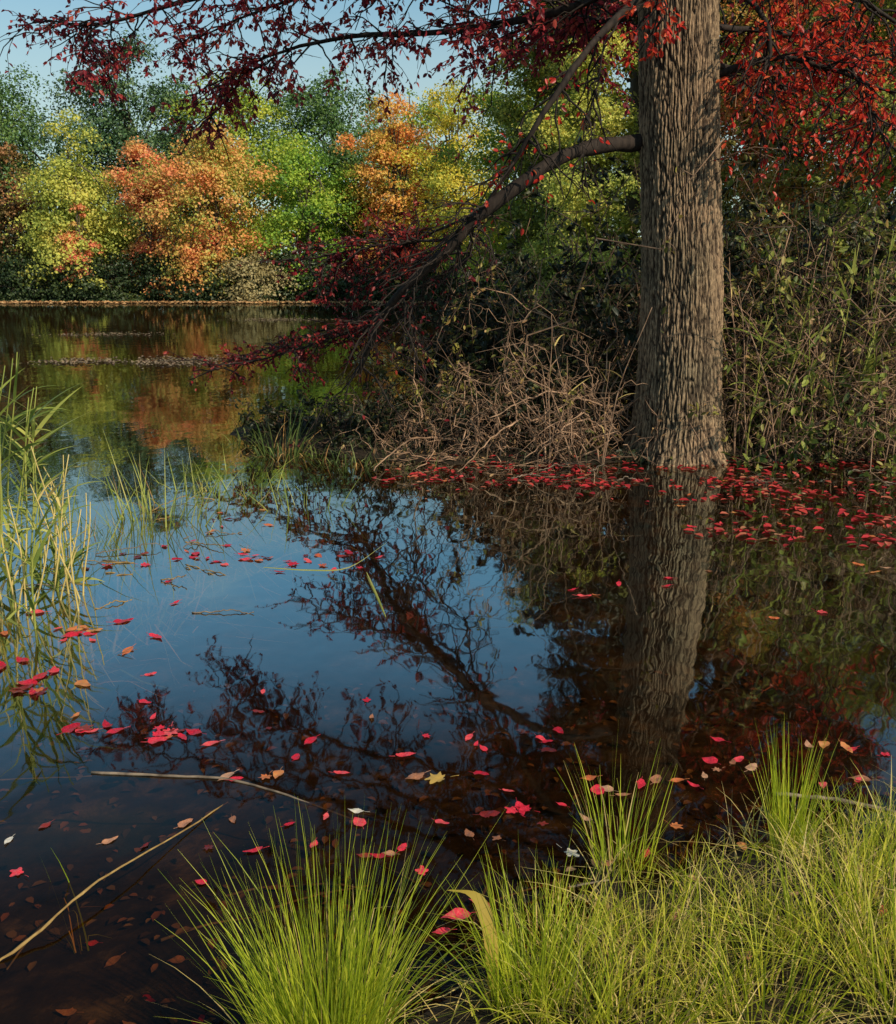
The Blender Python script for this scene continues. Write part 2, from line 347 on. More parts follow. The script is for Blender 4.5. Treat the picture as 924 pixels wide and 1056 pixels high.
# ------------------------------------------------------------------ far trees
def crown_tree(name, label, px, w, top, bot, Y, mat, group=None, shape='round', dens=1.0, cat='tree', lsz=2.6, flat=.42):
    x = at(px, 310, Y)[0]; z0 = at(px, bot, Y)[2]; z1 = at(px, top, Y)[2]
    gz = float(hfun([x], [Y])[0]) - .05
    z0 = max(z0, gz + .15); hw = w * Y / F / 2
    root = empty(name, (x, Y, gz), label, cat, group)
    H = z1 - z0; K = int(66 * dens * max(.5, (w * (bot - top)) / 12000) ** .6)
    tt = rng.uniform(0, 1, K * 4)
    if shape == 'cone': prof = (1 - tt) ** .75 * .95 + .05
    elif shape == 'shrub': prof = np.sqrt(np.maximum(0, 1 - tt ** 2))
    else: prof = np.sqrt(np.maximum(.02, 1 - (2 * tt - .75) ** 2 / 1.6)) * (.6 + .5 * np.sin(tt * 14 + px) ** 2)
    keep = rng.uniform(0, 1, len(tt)) < prof; tt = tt[keep][:K]; prof = prof[keep][:K]; K = len(tt)
    az = rng.uniform(0, 2 * np.pi, K); rr = prof * hw * np.sqrt(rng.uniform(.05, 1, K)) * rng.uniform(.65, 1.35, K)
    C = np.stack([x + rr * np.cos(az), Y + rr * np.sin(az), z0 + tt * H], 1)
    sz = hw * rng.uniform(.10, .36, K)
    g = Geo(); S = 9; tr = .014 * (z1 - gz) + .03
    ax = np.stack([x + np.cumsum(rng.normal(size=S)) * .02 * H / 3, np.full(S, Y), np.linspace(gz - .2, z0 + H * .8, S)], 1)
    tubes(g, ax[None], np.linspace(tr, tr * .25, S)[None], 8)
    m_ = min(K, 24); st = ax[rng.integers(3, S - 1, m_)]
    t5 = np.linspace(0, 1, 5)[None, :, None]; en = C[:m_]
    P = st[:, None] * (1 - t5) + en[:, None] * t5; P[..., 2] += (np.sin(np.pi * t5[..., 0]) * .08 * H)
    tubes(g, P, np.linspace(tr * .4, tr * .08, 5)[None].repeat(m_, 0), 5)
    child(g, 'trunk' if cat == 'tree' else 'stems', M_fartrunk, root, True)
    ls = lsz * Y / F
    n = int(w * (bot - top) * 1.05 * dens)
    ci = rng.choice(K, n, p=sz ** 2 / (sz ** 2).sum())
    off = rng.normal(size=(n, 3)); rad_ = np.linalg.norm(off, axis=1, keepdims=True)
    off = off / rad_ * np.minimum(rad_, 2.8) * .66
    offn = nrm(off); off[:, 2] *= flat
    P = C[ci] + off * sz[ci][:, None]
    P[:, 2] -= .25 * sz[ci] * (off[:, 0] ** 2 + off[:, 1] ** 2)
    outw = nrm(P - np.array([x, Y, z0 + H * .35]))
    Nn = nrm(offn * .6 + outw * .5 + np.array([0, 0, .5]) + rng.normal(size=(n, 3)) * .28)
    P[:, 2] = np.maximum(P[:, 2], gz + .05)
    g = Geo(); leaves(g, P, ls * rng.uniform(.6, 1.4, n), rdir(n), Nn, .8)
    child(g, 'crown' if cat == 'tree' else 'foliage', mat, root)
    return root
def sc_(c, k): return [tuple(min(.85, q * k) for q in x) for x in c]
G_mid = leafmat('green_mid', sc_([(.025, .05, .014), (.05, .095, .026), (.10, .145, .035)], 1.9), .3, .5, .35)
G_dark = leafmat('green_dark', sc_([(.014, .034, .013), (.03, .06, .022), (.065, .095, .03)], 1.7), 0, .5, .35)
G_bright = leafmat('green_bright', sc_([(.03, .07, .010), (.08, .15, .018), (.18, .24, .025), (.26, .26, .04)], 2.2), .4, .5, .35)
G_yel = leafmat('yellow_green', sc_([(.07, .10, .02), (.16, .18, .032), (.26, .25, .05), (.30, .25, .05)], 2.4), .4, .5, .35)
G_yellow = leafmat('yellow', sc_([(.09, .13, .02), (.22, .22, .03), (.36, .30, .04), (.40, .28, .04)], 2.1), .4, .5, .35)
G_rust = leafmat('rust', sc_([(.06, .065, .02), (.15, .085, .03), (.25, .10, .045)], 1.9), .35, .5, .35)
G_orange = leafmat('orange', sc_([(.40, .12, .045), (.42, .18, .05), (.37, .24, .05), (.18, .19, .035)], 2.05), .4, .5, .3)
G_red = leafmat('red_orange', sc_([(.38, .10, .06), (.42, .145, .075), (.40, .21, .075), (.23, .20, .05)], 2.0), .4, .5, .3)
G_mix = leafmat('orange_green', sc_([(.42, .12, .06), (.42, .17, .06), (.36, .23, .06), (.20, .21, .04), (.10, .14, .025)], 2.05), .4, .38, .3)
G_mixgy = leafmat('green_with_yellow', sc_([(.05, .09, .014), (.13, .18, .022), (.30, .28, .035)], 2.3), .4, .45, .35)
G_olive = leafmat('olive', sc_([(.03, .04, .010), (.10, .11, .018), (.27, .25, .04)], 2.1), .4, .6, .45)
G_oliver = leafmat('olive_red', sc_([(.05, .06, .012), (.17, .17, .028), (.34, .15, .035), (.38, .06, .03)], 1.7), .4, .6, .4)
G_shade = leafmat('reflection_dark_foliage', [(.012, .014, .006), (.03, .028, .010), (.06, .045, .018)], 0, .6, .45)  # for the added trees; colour kept dark so the pond mirrors them dark
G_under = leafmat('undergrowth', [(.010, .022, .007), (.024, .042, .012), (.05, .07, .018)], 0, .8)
G_tan = leafmat('tan_shrub', sc_([(.12, .10, .045), (.2, .16, .07), (.24, .2, .1)], 1.9), .3, .8)
T = crown_tree
T('tree', 'tall mid green tree at the left edge behind the rust tree', 8, 150, 52, 280, 72, G_mid)
T('tree', 'tall dark green rounded tree, highest crown on the far shore', 142, 142, 40, 260, 75, G_dark)
T('tree', 'pale yellow green feathery tree on the far left shore', 86, 116, 112, 290, 66, G_yel, shape='cone', dens=1.25)
T('tree', 'dull rust coloured tree at the far left shore edge', 18, 78, 148, 290, 68, G_rust)
T('tree', 'small slender orange tree below the pale yellow green tree', 88, 44, 204, 290, 63.6, G_red, shape='cone', dens=.7)
T('tree', 'pinkish red tree left of the large orange and green tree', 160, 74, 146, 292, 66, G_red)
T('tree', 'large orange tree mixed with yellow green, centre of far shore', 224, 122, 126, 298, 64.5, G_mix, dens=1.05)
T('tree', 'tall green and yellow tree behind the large orange tree', 258, 124, 75, 250, 76, G_mixgy)
T('tree', 'bright green tree between the orange trees', 322, 104, 138, 285, 66, G_bright)
T('tree', 'tall dark green tree behind the bright green tree', 345, 130, 68, 250, 79, G_mid)
T('tree', 'slender orange tree beside the golden yellow tree', 406, 92, 96, 270, 66.5, G_orange)
T('tree', 'golden yellow tree at the right end of the far shore', 470, 106, 84, 272, 66, G_yellow)
T('tree', 'mid green tree filling the gap behind the red and orange trees', 195, 110, 84, 270, 82, G_mid)
T('tree', 'olive green tree between bright green and orange trees', 372, 70, 160, 285, 69, G_olive)
T('tree', 'green tree behind the orange and yellow pair', 430, 120, 88, 270, 80, G_mixgy)
T('tree', 'green and yellow tree behind the drooping limb', 540, 130, 40, 300, 56, G_mixgy)
T('tree', 'pale yellow green tree seen between limb and trunk', 612, 120, 10, 300, 38, G_yel, lsz=3.0)
T('tree', 'bushy olive tree far behind the brush, left of the trunk', 570, 150, -60, 290, 50, G_olive, lsz=3.2, dens=.9)
T('tree', 'yellow green tree right of the trunk behind the red boughs', 810, 190, -60, 300, 34, G_oliver, lsz=3.4, dens=.9)
T('tree', 'olive tree at the right edge behind the brambles', 950, 210, -140, 320, 28, G_olive, lsz=3.4, dens=.8)
T('tree', 'tall tree hidden behind the big trunk', 705, 150, -120, 300, 42, G_olive, lsz=3.4, dens=.8)
T('tree', 'added dusky tree darkening the reflection, just left of the big trunk', 645, 170, -330, 60, 40, G_shade, lsz=5, dens=.34)  # three trees added mostly above view to block sky in the reflection
T('tree', 'added dusky tree darkening the reflection, just right of the big trunk', 765, 190, -340, 120, 39, G_shade, lsz=5, dens=.34)
T('tree', 'added dusky tree darkening the reflection, behind the right red boughs', 890, 210, -340, 120, 37, G_shade, lsz=5, dens=.34)
# distant wood closing the view behind the far trees
g = Geo(); n = 30000; X = rng.uniform(-70, 40, n); hN = 5.5 + 2.2 * np.sin(X * .35) + 1.4 * np.sin(X * .9 + 1) + rng.normal(size=n) * .5
zz = .3 + hN * rng.uniform(0, 1, n) ** .8; Y = 90 + rng.uniform(-3, 3, n) + np.sin(X * .7) * 2
leaves(g, np.stack([X, Y, zz], 1), rng.uniform(.28, .6, n), rdir(n), nrm(rdir(n) * .6 + [0, -.5, .6]), .8)
tag(g.build('distant_wood', G_dark), 'dark green distant wood behind the autumn trees', 'wood', kind='stuff')
# shoreline shrubs
for i, px in enumerate(np.linspace(-5, 520, 18)):
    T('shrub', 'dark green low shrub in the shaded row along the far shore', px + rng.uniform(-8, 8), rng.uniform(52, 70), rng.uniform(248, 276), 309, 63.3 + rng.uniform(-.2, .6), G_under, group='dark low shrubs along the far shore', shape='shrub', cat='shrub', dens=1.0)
T('shrub', 'pale tan bushy shrub at the far waterline', 258, 80, 260, 309, 62.6, G_tan, shape='shrub', cat='shrub', dens=1.2)
# litter line on the far water's edge, leaf rafts
M_litter = leafmat('shore_litter', [(.26, .13, .05), (.48, .26, .11), (.5, .34, .18)], .1, .6)
n = 2600; X = rng.uniform(-36, 8, n); Y = 61.2 - np.abs(rng.normal(size=n)) * 1.3
g = Geo(); leaves(g, np.stack([X, Y, rng.uniform(.02, .10, n)], 1), rng.uniform(.14, .32, n), rdir(n, .05), nrm(rdir(n) * .3 + [0, -.2, 1]), .7)
tag(g.build('leaf_litter', M_litter), 'orange brown leaf litter floating along the far shoreline', 'leaf litter', kind='stuff')
g = Geo()
for px, py, hw, hd, n in [(185, 373, .75, .5, 420), (85, 373, .7, .35, 260), (290, 330, 1.6, .8, 320), (110, 345, 1.2, .5, 200)]:
    c = pt(px, py); P = np.stack([c[0] + rng.normal(size=n) * hw * .6, c[1] + rng.normal(size=n) * hd, rng.uniform(.006, .02, n)], 1)
    leaves(g, P, rng.uniform(.05, .11, n), rdir(n, .05), nrm(rdir(n) * .15 + [0, 0, 1]), .8)
tag(g.build('leaf_raft', leafmat('raft', [(.16, .10, .06), (.26, .18, .11), (.2, .16, .07)], .1, 2)), 'pale patches of floating leaves out on the middle of the pond', 'floating leaves', kind='stuff')

# ------------------------------------------------------------------ brush on the bank
L_olive = leafmat('bramble_leaves', [(.03, .035, .009), (.11, .11, .024), (.32, .28, .06), (.30, .16, .06)], .3, 2, .6)
L_green = leafmat('bramble_green', [(.03, .05, .011), (.12, .16, .03), (.36, .38, .07)], .35, 2, .6)
L_dry = leafmat('dry_leaves', [(.11, .055, .03), (.29, .16, .07), (.46, .30, .13)], .25, 2, .6)
L_deep = leafmat('painted_shade_leaves', [(.006, .009, .003), (.016, .022, .007), (.05, .055, .014)], 0, 2, .5)  # the thicket's black shaded pockets are put into this leaf colour
def bush(px, Y, h, spr, n1, label, stem, leaf, nleaf, ls, group=None, twk=4, rad=.006, droop=.5, tilt=.55, name='bush', third=True):
    x = at(px, 470, Y)[0]; gz = float(hfun([x], [Y])[0])
    root = empty(name, (x, Y, gz), label, 'bush', group)
    az = rng.uniform(0, 2 * np.pi, n1); rr = spr * .6 * np.sqrt(rng.uniform(0, 1, n1))
    s = np.stack([x + rr * np.cos(az), Y + rr * np.sin(az) * .6, np.zeros(n1)], 1)
    s[:, 2] = hfun(s[:, 0], s[:, 1]) - .03
    a2 = rng.uniform(0, 2 * np.pi, n1); tl = np.abs(rng.normal(size=n1)) * tilt
    d = np.stack([np.sin(tl) * np.cos(a2), np.sin(tl) * np.sin(a2), np.cos(tl)], 1)
    P = polylines(s, d, h * rng.uniform(.5, 1.5, n1), 11, droop * rng.uniform(.2, 1.1, n1)[:, None], .18)
    P[..., 2] = np.maximum(P[..., 2], np.minimum(s[:, 2:3], .03))
    g = Geo(); r0 = rad * rng.uniform(.5, 1.7, n1)
    tubes(g, P, r0[:, None] * np.linspace(1, .35, 11)[None], 4)
    n2 = n1 * twk; s, tg = sample_on(P, n2, .1)
    P2 = polylines(s, nrm(tg * .6 + rdir(n2) * .9), h * rng.uniform(.1, .36, n2), 6, .35, .2); P2[..., 2] = np.maximum(P2[..., 2], .03)
    tubes(g, P2, np.linspace(rad * .55, rad * .22, 6)[None].repeat(n2, 0), 3)
    PL = P2[:, :4]
    if third:
        n3 = n2 * 2; s, tg = sample_on(P2, n3, .2)
        P3 = polylines(s, nrm(tg * .6 + rdir(n3) * .9), h * rng.uniform(.04, .14, n3), 4, .3, .15); P3[..., 2] = np.maximum(P3[..., 2], .03)
        tubes(g, P3, np.linspace(rad * .33, rad * .16, 4)[None].repeat(n3, 0), 3)
        PL = np.concatenate([PL, P3])
    child(g, 'stems', stem, root)
    if nleaf:
        g = Geo(); pos, tg = sample_on(PL, nleaf, .1)
        A = nrm(tg + rdir(nleaf) * .8 + np.array([0, 0, -.3])); L_ = ls * rng.uniform(.5, 1.4, nleaf)
        pos = pos + A * L_[:, None] * .5 + rng.normal(size=(nleaf, 3)) * .02; pos[:, 2] = np.maximum(pos[:, 2], .03)
        leaves(g, pos, L_, A, nrm(rdir(nleaf) + [0, -.2, .5]), .5, True)
        child(g, 'leaves', leaf, root)
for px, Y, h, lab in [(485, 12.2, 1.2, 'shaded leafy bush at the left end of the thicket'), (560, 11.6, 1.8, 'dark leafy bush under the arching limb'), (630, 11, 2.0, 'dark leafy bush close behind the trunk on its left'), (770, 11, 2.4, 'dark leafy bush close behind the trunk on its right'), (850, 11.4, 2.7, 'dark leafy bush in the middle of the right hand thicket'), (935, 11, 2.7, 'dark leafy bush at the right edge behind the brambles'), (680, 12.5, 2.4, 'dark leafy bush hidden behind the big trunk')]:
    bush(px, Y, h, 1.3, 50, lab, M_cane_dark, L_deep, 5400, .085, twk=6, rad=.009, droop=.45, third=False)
brs = [
 (545, 8.75, 1.05, .9, 36, 'bare reddish brown twig tangle at the waterline left of the trunk', M_cane, L_dry, 100, .045, .8, .7),
 (605, 8.85, 1.4, .7, 34, 'bare twiggy bush touching the left side of the trunk', M_cane, L_dry, 160, .045, .6, .6),
 (480, 8.9, .85, .8, 34, 'low brown bush at the left end of the twig tangle', M_cane, L_dry, 120, .045, .9, .6),
 (425, 8.95, .5, .7, 28, 'low bare twigs spreading farthest left along the bank edge', M_cane, L_dry, 80, .045, 1.0, .6),
 (590, 9.8, 2.1, .9, 40, 'tall tangled bush with olive leaves below the arching limb', M_cane, L_olive, 1300, .055, .55, .5),
 (520, 10.0, 1.6, .9, 44, 'olive leaved bush under the red drooping sprays', M_cane_dark, L_olive, 1300, .055, .55, .5),
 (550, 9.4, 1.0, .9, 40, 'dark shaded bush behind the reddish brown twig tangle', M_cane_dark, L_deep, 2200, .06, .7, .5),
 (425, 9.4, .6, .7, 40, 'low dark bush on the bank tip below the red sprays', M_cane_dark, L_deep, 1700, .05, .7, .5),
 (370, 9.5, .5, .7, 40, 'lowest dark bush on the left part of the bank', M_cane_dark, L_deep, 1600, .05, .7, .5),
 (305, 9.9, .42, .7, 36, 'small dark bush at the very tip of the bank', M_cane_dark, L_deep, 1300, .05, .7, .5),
 (430, 10.2, .8, .9, 40, 'greenish bush standing behind the low dark bushes', M_cane_dark, L_olive, 1500, .055, .55, .5),
 (785, 8.95, 2.1, .8, 38, 'bramble with arching dry canes touching right side of the trunk', M_cane, L_olive, 700, .055, .5, .6),
 (840, 8.85, 2.0, .8, 38, 'bramble with sunlit green leaves in the middle of right bank', M_cane, L_green, 1300, .08, .5, .6),
 (895, 8.85, 1.9, .8, 42, 'dry twiggy bramble near the right edge of the bank', M_cane, L_dry, 500, .05, .5, .6),
 (950, 8.9, 2.2, .9, 40, 'tall bramble cut by the right edge of the photo', M_cane, L_olive, 1300, .06, .55, .5),
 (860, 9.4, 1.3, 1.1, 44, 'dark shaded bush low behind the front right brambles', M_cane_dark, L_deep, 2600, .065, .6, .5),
 (820, 9.9, 2.7, .9, 44, 'tallest olive bramble behind the right bank bushes', M_cane_dark, L_olive, 1900, .065, .55, .5),
 (900, 9.9, 2.9, .9, 44, 'tall leafy bramble behind the dry twiggy one', M_cane_dark, L_green, 1900, .08, .55, .5),
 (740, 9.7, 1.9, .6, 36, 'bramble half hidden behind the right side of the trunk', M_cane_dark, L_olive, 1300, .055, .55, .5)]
for px, Y, h, sp, n1, lab, st, lf, nl, ls, tilt, dr in brs:
    bush(px, Y, h, sp, n1, lab, st, lf, nl, ls, name='bramble', third=(st is M_cane), tilt=tilt, droop=dr, rad=.0068)

# ------------------------------------------------------------------ grasses and reeds
M_grass = leafmat('grass', [(.15, .21, .012), (.40, .44, .028), (.66, .62, .06), (.74, .62, .15)], .5, 5, .75, .45, .3)
M_grassb = leafmat('grass_bright', [(.20, .28, .018), (.46, .51, .03), (.70, .67, .085)], .5, 4, .7, .45, .3)
M_reed = leafmat('reed', [(.10, .16, .03), (.28, .33, .06), (.50, .49, .12), (.60, .50, .19)], .45, 3, .6, .45, .35)
M_reedd = leafmat('reed_dark', [(.05, .09, .02), (.13, .17, .04), (.27, .28, .08)], .35, 3, .6, .45, .3)
M_weed = leafmat('bank_weed', [(.016, .026, .008), (.04, .055, .015), (.11, .09, .035)], 0, 3, .7)
def blades(g, c, n, h, disc, tilt, droop, w, S=7, hv=(.45, 1.1), kink=0):
    az = rng.uniform(0, 2 * np.pi, n); rr = disc * np.sqrt(rng.uniform(0, 1, n))
    s = np.stack([c[0] + rr * np.cos(az), c[1] + rr * np.sin(az), np.zeros(n)], 1); s[:, 2] = hfun(s[:, 0], s[:, 1]) - .02
    a2 = az + rng.normal(size=n) * .7; tl = np.abs(rng.normal(size=n)) * tilt + .04
    hd = np.stack([np.cos(a2), np.sin(a2), 0 * a2], 1)
    d = hd * np.sin(tl)[:, None] + np.array([0, 0, 1]) * np.cos(tl)[:, None]
    ln = h * rng.uniform(hv[0], hv[1], n); t = np.linspace(0, 1, S)
    k = droop * rng.uniform(.1, 1.2, n) * (.3 + tl)
    P = s[:, None] + d[:, None] * (ln[:, None] * t)[..., None]
    P += hd[:, None] * (ln[:, None] * k[:, None] * .5 * t ** 2)[..., None]
    P[..., 2] -= ln[:, None] * k[:, None] * .6 * t ** 2.4
    if kink:
        kb = (rng.uniform(size=n) < kink)[:, None] * np.maximum(t[None] - rng.uniform(.3, .7, n)[:, None], 0)
        P += hd[:, None] * (ln[:, None] * kb * .8)[..., None]; P[..., 2] -= ln[:, None] * kb * 1.5
    P[..., 2] = np.maximum(P[..., 2], np.minimum(s[:, 2:3], .02) + .004)
    W = w * rng.uniform(.6, 1.2, n)[:, None] * (1 - .92 * t ** 1.7)[None]
    a3 = rng.uniform(0, 2 * np.pi, n)
    side = nrm(np.stack([np.cos(a3), np.sin(a3), .2 * np.sin(a3 * 3)], 1))
    ribbons(g, P, W, side)
def tussock(px, py, h, n, disc, tilt, droop, label, mat, group=None, w=.0038, dry=0):
    c = pt(px, py); gz = float(hfun([c[0]], [c[1]])[0])
    root = empty('grass_tussock', (c[0], c[1], gz), label, 'grass', group)
    g = Geo(); blades(g, c, n, h, disc, tilt, droop, w); child(g, 'blades', mat, root)
    if dry:
        g = Geo(); blades(g, c, dry, h * .8, disc * 1.2, tilt * 1.6, droop * 1.4, w, kink=.4); child(g, 'dry_blades', M_straw, root)
tussock(338, 1085, .56, 640, .10, .26, .5, 'big spiky green grass tussock standing in dark water, bottom left of centre', M_grassb, dry=80)
tussock(545, 1040, .36, 230, .09, .28, .6, 'small green tussock beside the curled yellow blade', M_grassb, dry=20)
tussock(812, 880, .40, 130, .05, .14, .35, 'tallest upright bright grass clump at the right bank edge', M_grassb)
tussock(640, 895, .42, 70, .08, .22, .4, 'thin tall green grass clump at the left end of the bank edge', M_grassb, dry=15)
lab = 'messy green grass tussock in the tangle covering the near right bank'
for px, py, h, n in [(600, 1050, .34, 140), (665, 985, .26, 110), (720, 1040, .28, 120), (735, 940, .20, 60), (780, 990, .24, 80), (790, 1070, .32, 130), (850, 1010, .34, 120), (860, 920, .26, 90), (905, 980, .38, 140), (925, 1060, .42, 160), (695, 890, .16, 40), (930, 895, .28, 100), (650, 1080, .34, 120), (600, 960, .20, 50), (570, 985, .28, 80), (885, 865, .26, 70)]:
    tussock(px, py, h, n, .10, .42, .9, lab, M_grass, 'tussocks on the near right bank', dry=60)
# short grass mat and straw
def scatter_blades(g, x, y, h, tilt, w, S=5):
    n = len(x); s = np.stack([x, y, hfun(x, y) - .01], 1); a2 = rng.uniform(0, 2 * np.pi, n); tl = np.abs(rng.normal(size=n)) * tilt
    hd = np.stack([np.cos(a2), np.sin(a2), 0 * a2], 1); t = np.linspace(0, 1, S); ln = h * rng.uniform(.4, 1.2, n)
    P = s[:, None] + (hd * np.sin(tl)[:, None] + np.array([0, 0, 1]) * np.cos(tl)[:, None])[:, None] * (ln[:, None] * t)[..., None]
    P += hd[:, None] * (ln[:, None] * .3 * t ** 2)[..., None]; P[..., 2] -= ln[:, None] * .25 * t ** 2
    P[..., 2] = np.maximum(P[..., 2], s[:, 2:3])
    a3 = rng.uniform(0, 2 * np.pi, n)
    ribbons(g, P, w * (1 - .9 * t ** 1.6)[None] * rng.uniform(.6, 1.2, n)[:, None], nrm(np.stack([np.cos(a3), np.sin(a3), 0 * a3], 1)))
n = 1500; x = rng.uniform(-.2, 2.0, n * 3); y = rng.uniform(1.3, 2.8, n * 3)
k = (sdf(x, y) > .05) & (np.sin(x * 9 + y * 4) * np.sin(y * 11 - x * 5) > -.15); x, y = x[k][:n], y[k][:n]; n = len(x)
g = Geo(); scatter_blades(g, x, y, .15, .7, .0038)
tag(g.build('short_grass', M_grass), 'short matted green grass covering the near bank', 'grass', kind='stuff')
x = rng.uniform(-.1, 2.0, 8000); y = rng.uniform(1.4, 2.8, 8000); k = (sdf(x, y) > .0) & (np.sin(x * 6 - y * 5) * np.sin(y * 8 + x * 3) > -.2); x, y = x[k][:2100], y[k][:2100]
g = Geo(); scatter_blades(g, x, y, .2, 1.6, .004)
tag(g.build('dead_grass', M_straw), 'straw coloured dead grass lying in the bank grass', 'dead grass', kind='stuff')
# low weeds along the far bank
n = 1800; x = rng.uniform(-2.4, 5, n * 6); y = rng.uniform(8.2, 11, n * 6); q = sdf(x, y); k = (q > -.05) & (q < .7); x, y = x[k][:n], y[k][:n]
g = Geo(); scatter_blades(g, x, y, .18, .9, .007)
tag(g.build('bank_weeds', M_weed), 'low dark weeds fringing the far bank of the inlet', 'weeds', kind='stuff')

def reed(px, py, h, nl, label, mat, group=None, lean=(0, 0), ll=.36, w=.024, stem=None, sag=.6):
    c = pt(px, py); gz = float(hfun([c[0]], [c[1]])[0])
    root = empty('reed', (c[0], c[1], gz), label, 'reed', group)
    t = np.linspace(0, 1, 12); H = h - gz
    P = np.stack([c[0] + lean[0] * t ** 1.6 + .01 * np.sin(t * 9 + px), c[1] + lean[1] * t ** 1.6, gz - .03 + H * t], 1)
    g = Geo(); tubes(g, P[None], np.linspace(.0075, .0025, 12)[None], 6); child(g, 'stem', stem or mat, root, True)
    if not nl: return
    g = Geo(); s, tg = sample_on(P[None], nl, .25, .93); a = rng.uniform(0, 2 * np.pi, nl)
    hd = np.stack([np.cos(a), np.sin(a) * .7, 0 * a], 1); S = 9; tt = np.linspace(0, 1, S); ln = ll * rng.uniform(.5, 1.2, nl)
    d = nrm(hd * rng.uniform(.55, 1.0, nl)[:, None] + np.array([0, 0, .75])); Q = s[:, None] + d[:, None] * (ln[:, None] * tt)[..., None]
    Q += hd[:, None] * (ln[:, None] * .2 * tt ** 2)[..., None]; Q[..., 2] -= ln[:, None] * rng.uniform(.02, sag, nl)[:, None] * tt ** 2.2
    Wd = w * (np.minimum(1, (tt + .12) * 4) * (1 - tt ** 1.6) + .02)
    side = nrm(np.cross(hd, np.array([[0, 0, 1.]])) + rng.normal(size=(nl, 3)) * .45)
    ribbons(g, Q, np.broadcast_to(Wd, (nl, S)) * rng.uniform(.7, 1.2, nl)[:, None], side)
    child(g, 'leaves', mat, root)
lr = 'tall green reed in the stand at the left edge of the photo'
for px, py, h, ln in [(-8, 600, 1.14, (.08, 0)), (6, 590, 1.24, (.18, 0)), (22, 605, 1.02, (.10, .1)), (40, 600, .75, (.1, -.1)), (-20, 610, 1.2, (.24, 0)), (12, 625, .92, (.05, -.1)), (58, 610, .6, (.06, 0)), (-5, 640, .88, (.12, 0)), (30, 650, .6, (.05, .1)), (75, 600, .5, (-.05, 0)), (28, 590, 1.06, (.16, 0)), (48, 580, .55, (.1, .1)), (-12, 585, 1.2, (.26, 0)), (18, 580, .8, (.1, .1)), (2, 612, 1.1, (.3, -.05))]:
    reed(px, py, h, 13, lr, M_reed, 'tall reeds at the left edge', ln, .34, .024, sag=.55)
for i in range(18):
    reed(rng.uniform(-10, 95), rng.uniform(560, 640), rng.uniform(.3, .85), 2, 'dry straw coloured stalk standing among the left reeds', M_straw, 'dry stalks among the left reeds', (rng.normal() * .15, rng.normal() * .1), .22, .014)
for px, py, h, ln in [(770, 474, 1.3, (.1, 0)), (800, 474, 1.7, (.2, -.1)), (835, 475, 1.5, (-.15, 0)), (868, 475, 1.2, (.2, 0)), (900, 475, 1.7, (-.2, 0)), (922, 474, 1.4, (.1, 0)), (850, 474, 1.9, (.1, -.1)), (880, 474, 2.0, (.15, 0))]:
    reed(px, py, h, 13, 'slender green reed standing among the brambles right of the trunk', M_reed, 'reeds among the right brambles', ln, .5, .034)
for i in range(20):
    px = (rng.uniform(750, 930) if i > 4 else rng.uniform(560, 640))
    reed(px, rng.uniform(474, 480), rng.uniform(.7, 1.8), 2, 'dry pale stalk standing at the front of the far bank thicket', M_straw, 'dry stalks in the far bank thicket', (rng.normal() * .3, rng.normal() * .1), .25, .014, M_cane)
def sedge(px, py, h, n, label, mat, group=None, disc=.1, w=.014, tilt=.35, droop=.9, dry=.45, kink=.25):
    c = pt(px, py); gz = float(hfun([c[0]], [c[1]])[0])
    root = empty('sedge_clump', (c[0], c[1], gz), label, 'reed', group)
    g = Geo(); blades(g, c, n, h - gz, disc, tilt, droop, w, kink=kink, hv=(.3, 1.1)); child(g, 'blades', mat, root)
    g = Geo(); blades(g, c, max(4, int(n * dry)), (h - gz) * .8, disc * 1.2, tilt * 1.7, droop * 1.3, w * .8, kink=.6); child(g, 'dry_blades', M_rusty, root)
sedge(160, 540, .66, 130, 'tallest sedge clump out in the water right of the reeds', M_reed, disc=.26, tilt=.35)
sedge(208, 518, .50, 120, 'middle height sedge clump just right of the tallest clump', M_reed, disc=.26, tilt=.45)
sedge(72, 560, .6, 80, 'sedge clump in front of the tall reeds at left', M_reed, disc=.2, tilt=.45)
sedge(125, 555, .42, 90, 'short sedge clump on the left of the tallest clump', M_reedd, disc=.22, tilt=.5)
sedge(250, 506, .44, 110, 'short sedge clump at the edge of the blue reflection', M_reed, disc=.24, tilt=.5)
sedge(315, 524, .36, 70, 'small isolated sedge tuft below the tip of the bank', M_reed, disc=.13, tilt=.5)
sedge(290, 468, .6, 70, 'grassy tuft at the left tip of the dark bank', M_reedd, disc=.2)
sedge(355, 480, .36, 50, 'low grassy tuft on the bank edge, left of the twigs', M_reedd, disc=.2)
for px, py, h in [(110, 590, .3), (185, 560, .28), (225, 535, .3), (30, 625, .35), (70, 610, .3), (275, 515, .26), (150, 580, .22), (195, 500, .3), (235, 488, .28), (100, 530, .34), (140, 510, .34)]:
    sedge(px, py, h, 44, 'broken low sedge tuft in the messy patch between reeds and bank', M_reed, 'broken sedge tufts in the inlet', disc=.26, tilt=.9, droop=1.3, dry=.9, kink=.5, w=.013)
for px, py, h in [(255, 455, .3), (325, 474, .24), (395, 484, .22), (430, 487, .2)]:
    sedge(px, py, h, 30, 'low ragged grass tuft in the row along the dark bank edge', M_reedd, 'grass tufts on the dark bank edge', disc=.18, tilt=.6, dry=.3)
sedge(78, 905, .16, 5, 'few thin green blades alone in the dark water lower left', M_grassb, disc=.02, w=.004, tilt=.1)
sedge(40, 590, .4, 50, 'pale low sedge among the feet of the reeds', M_reed, disc=.25)
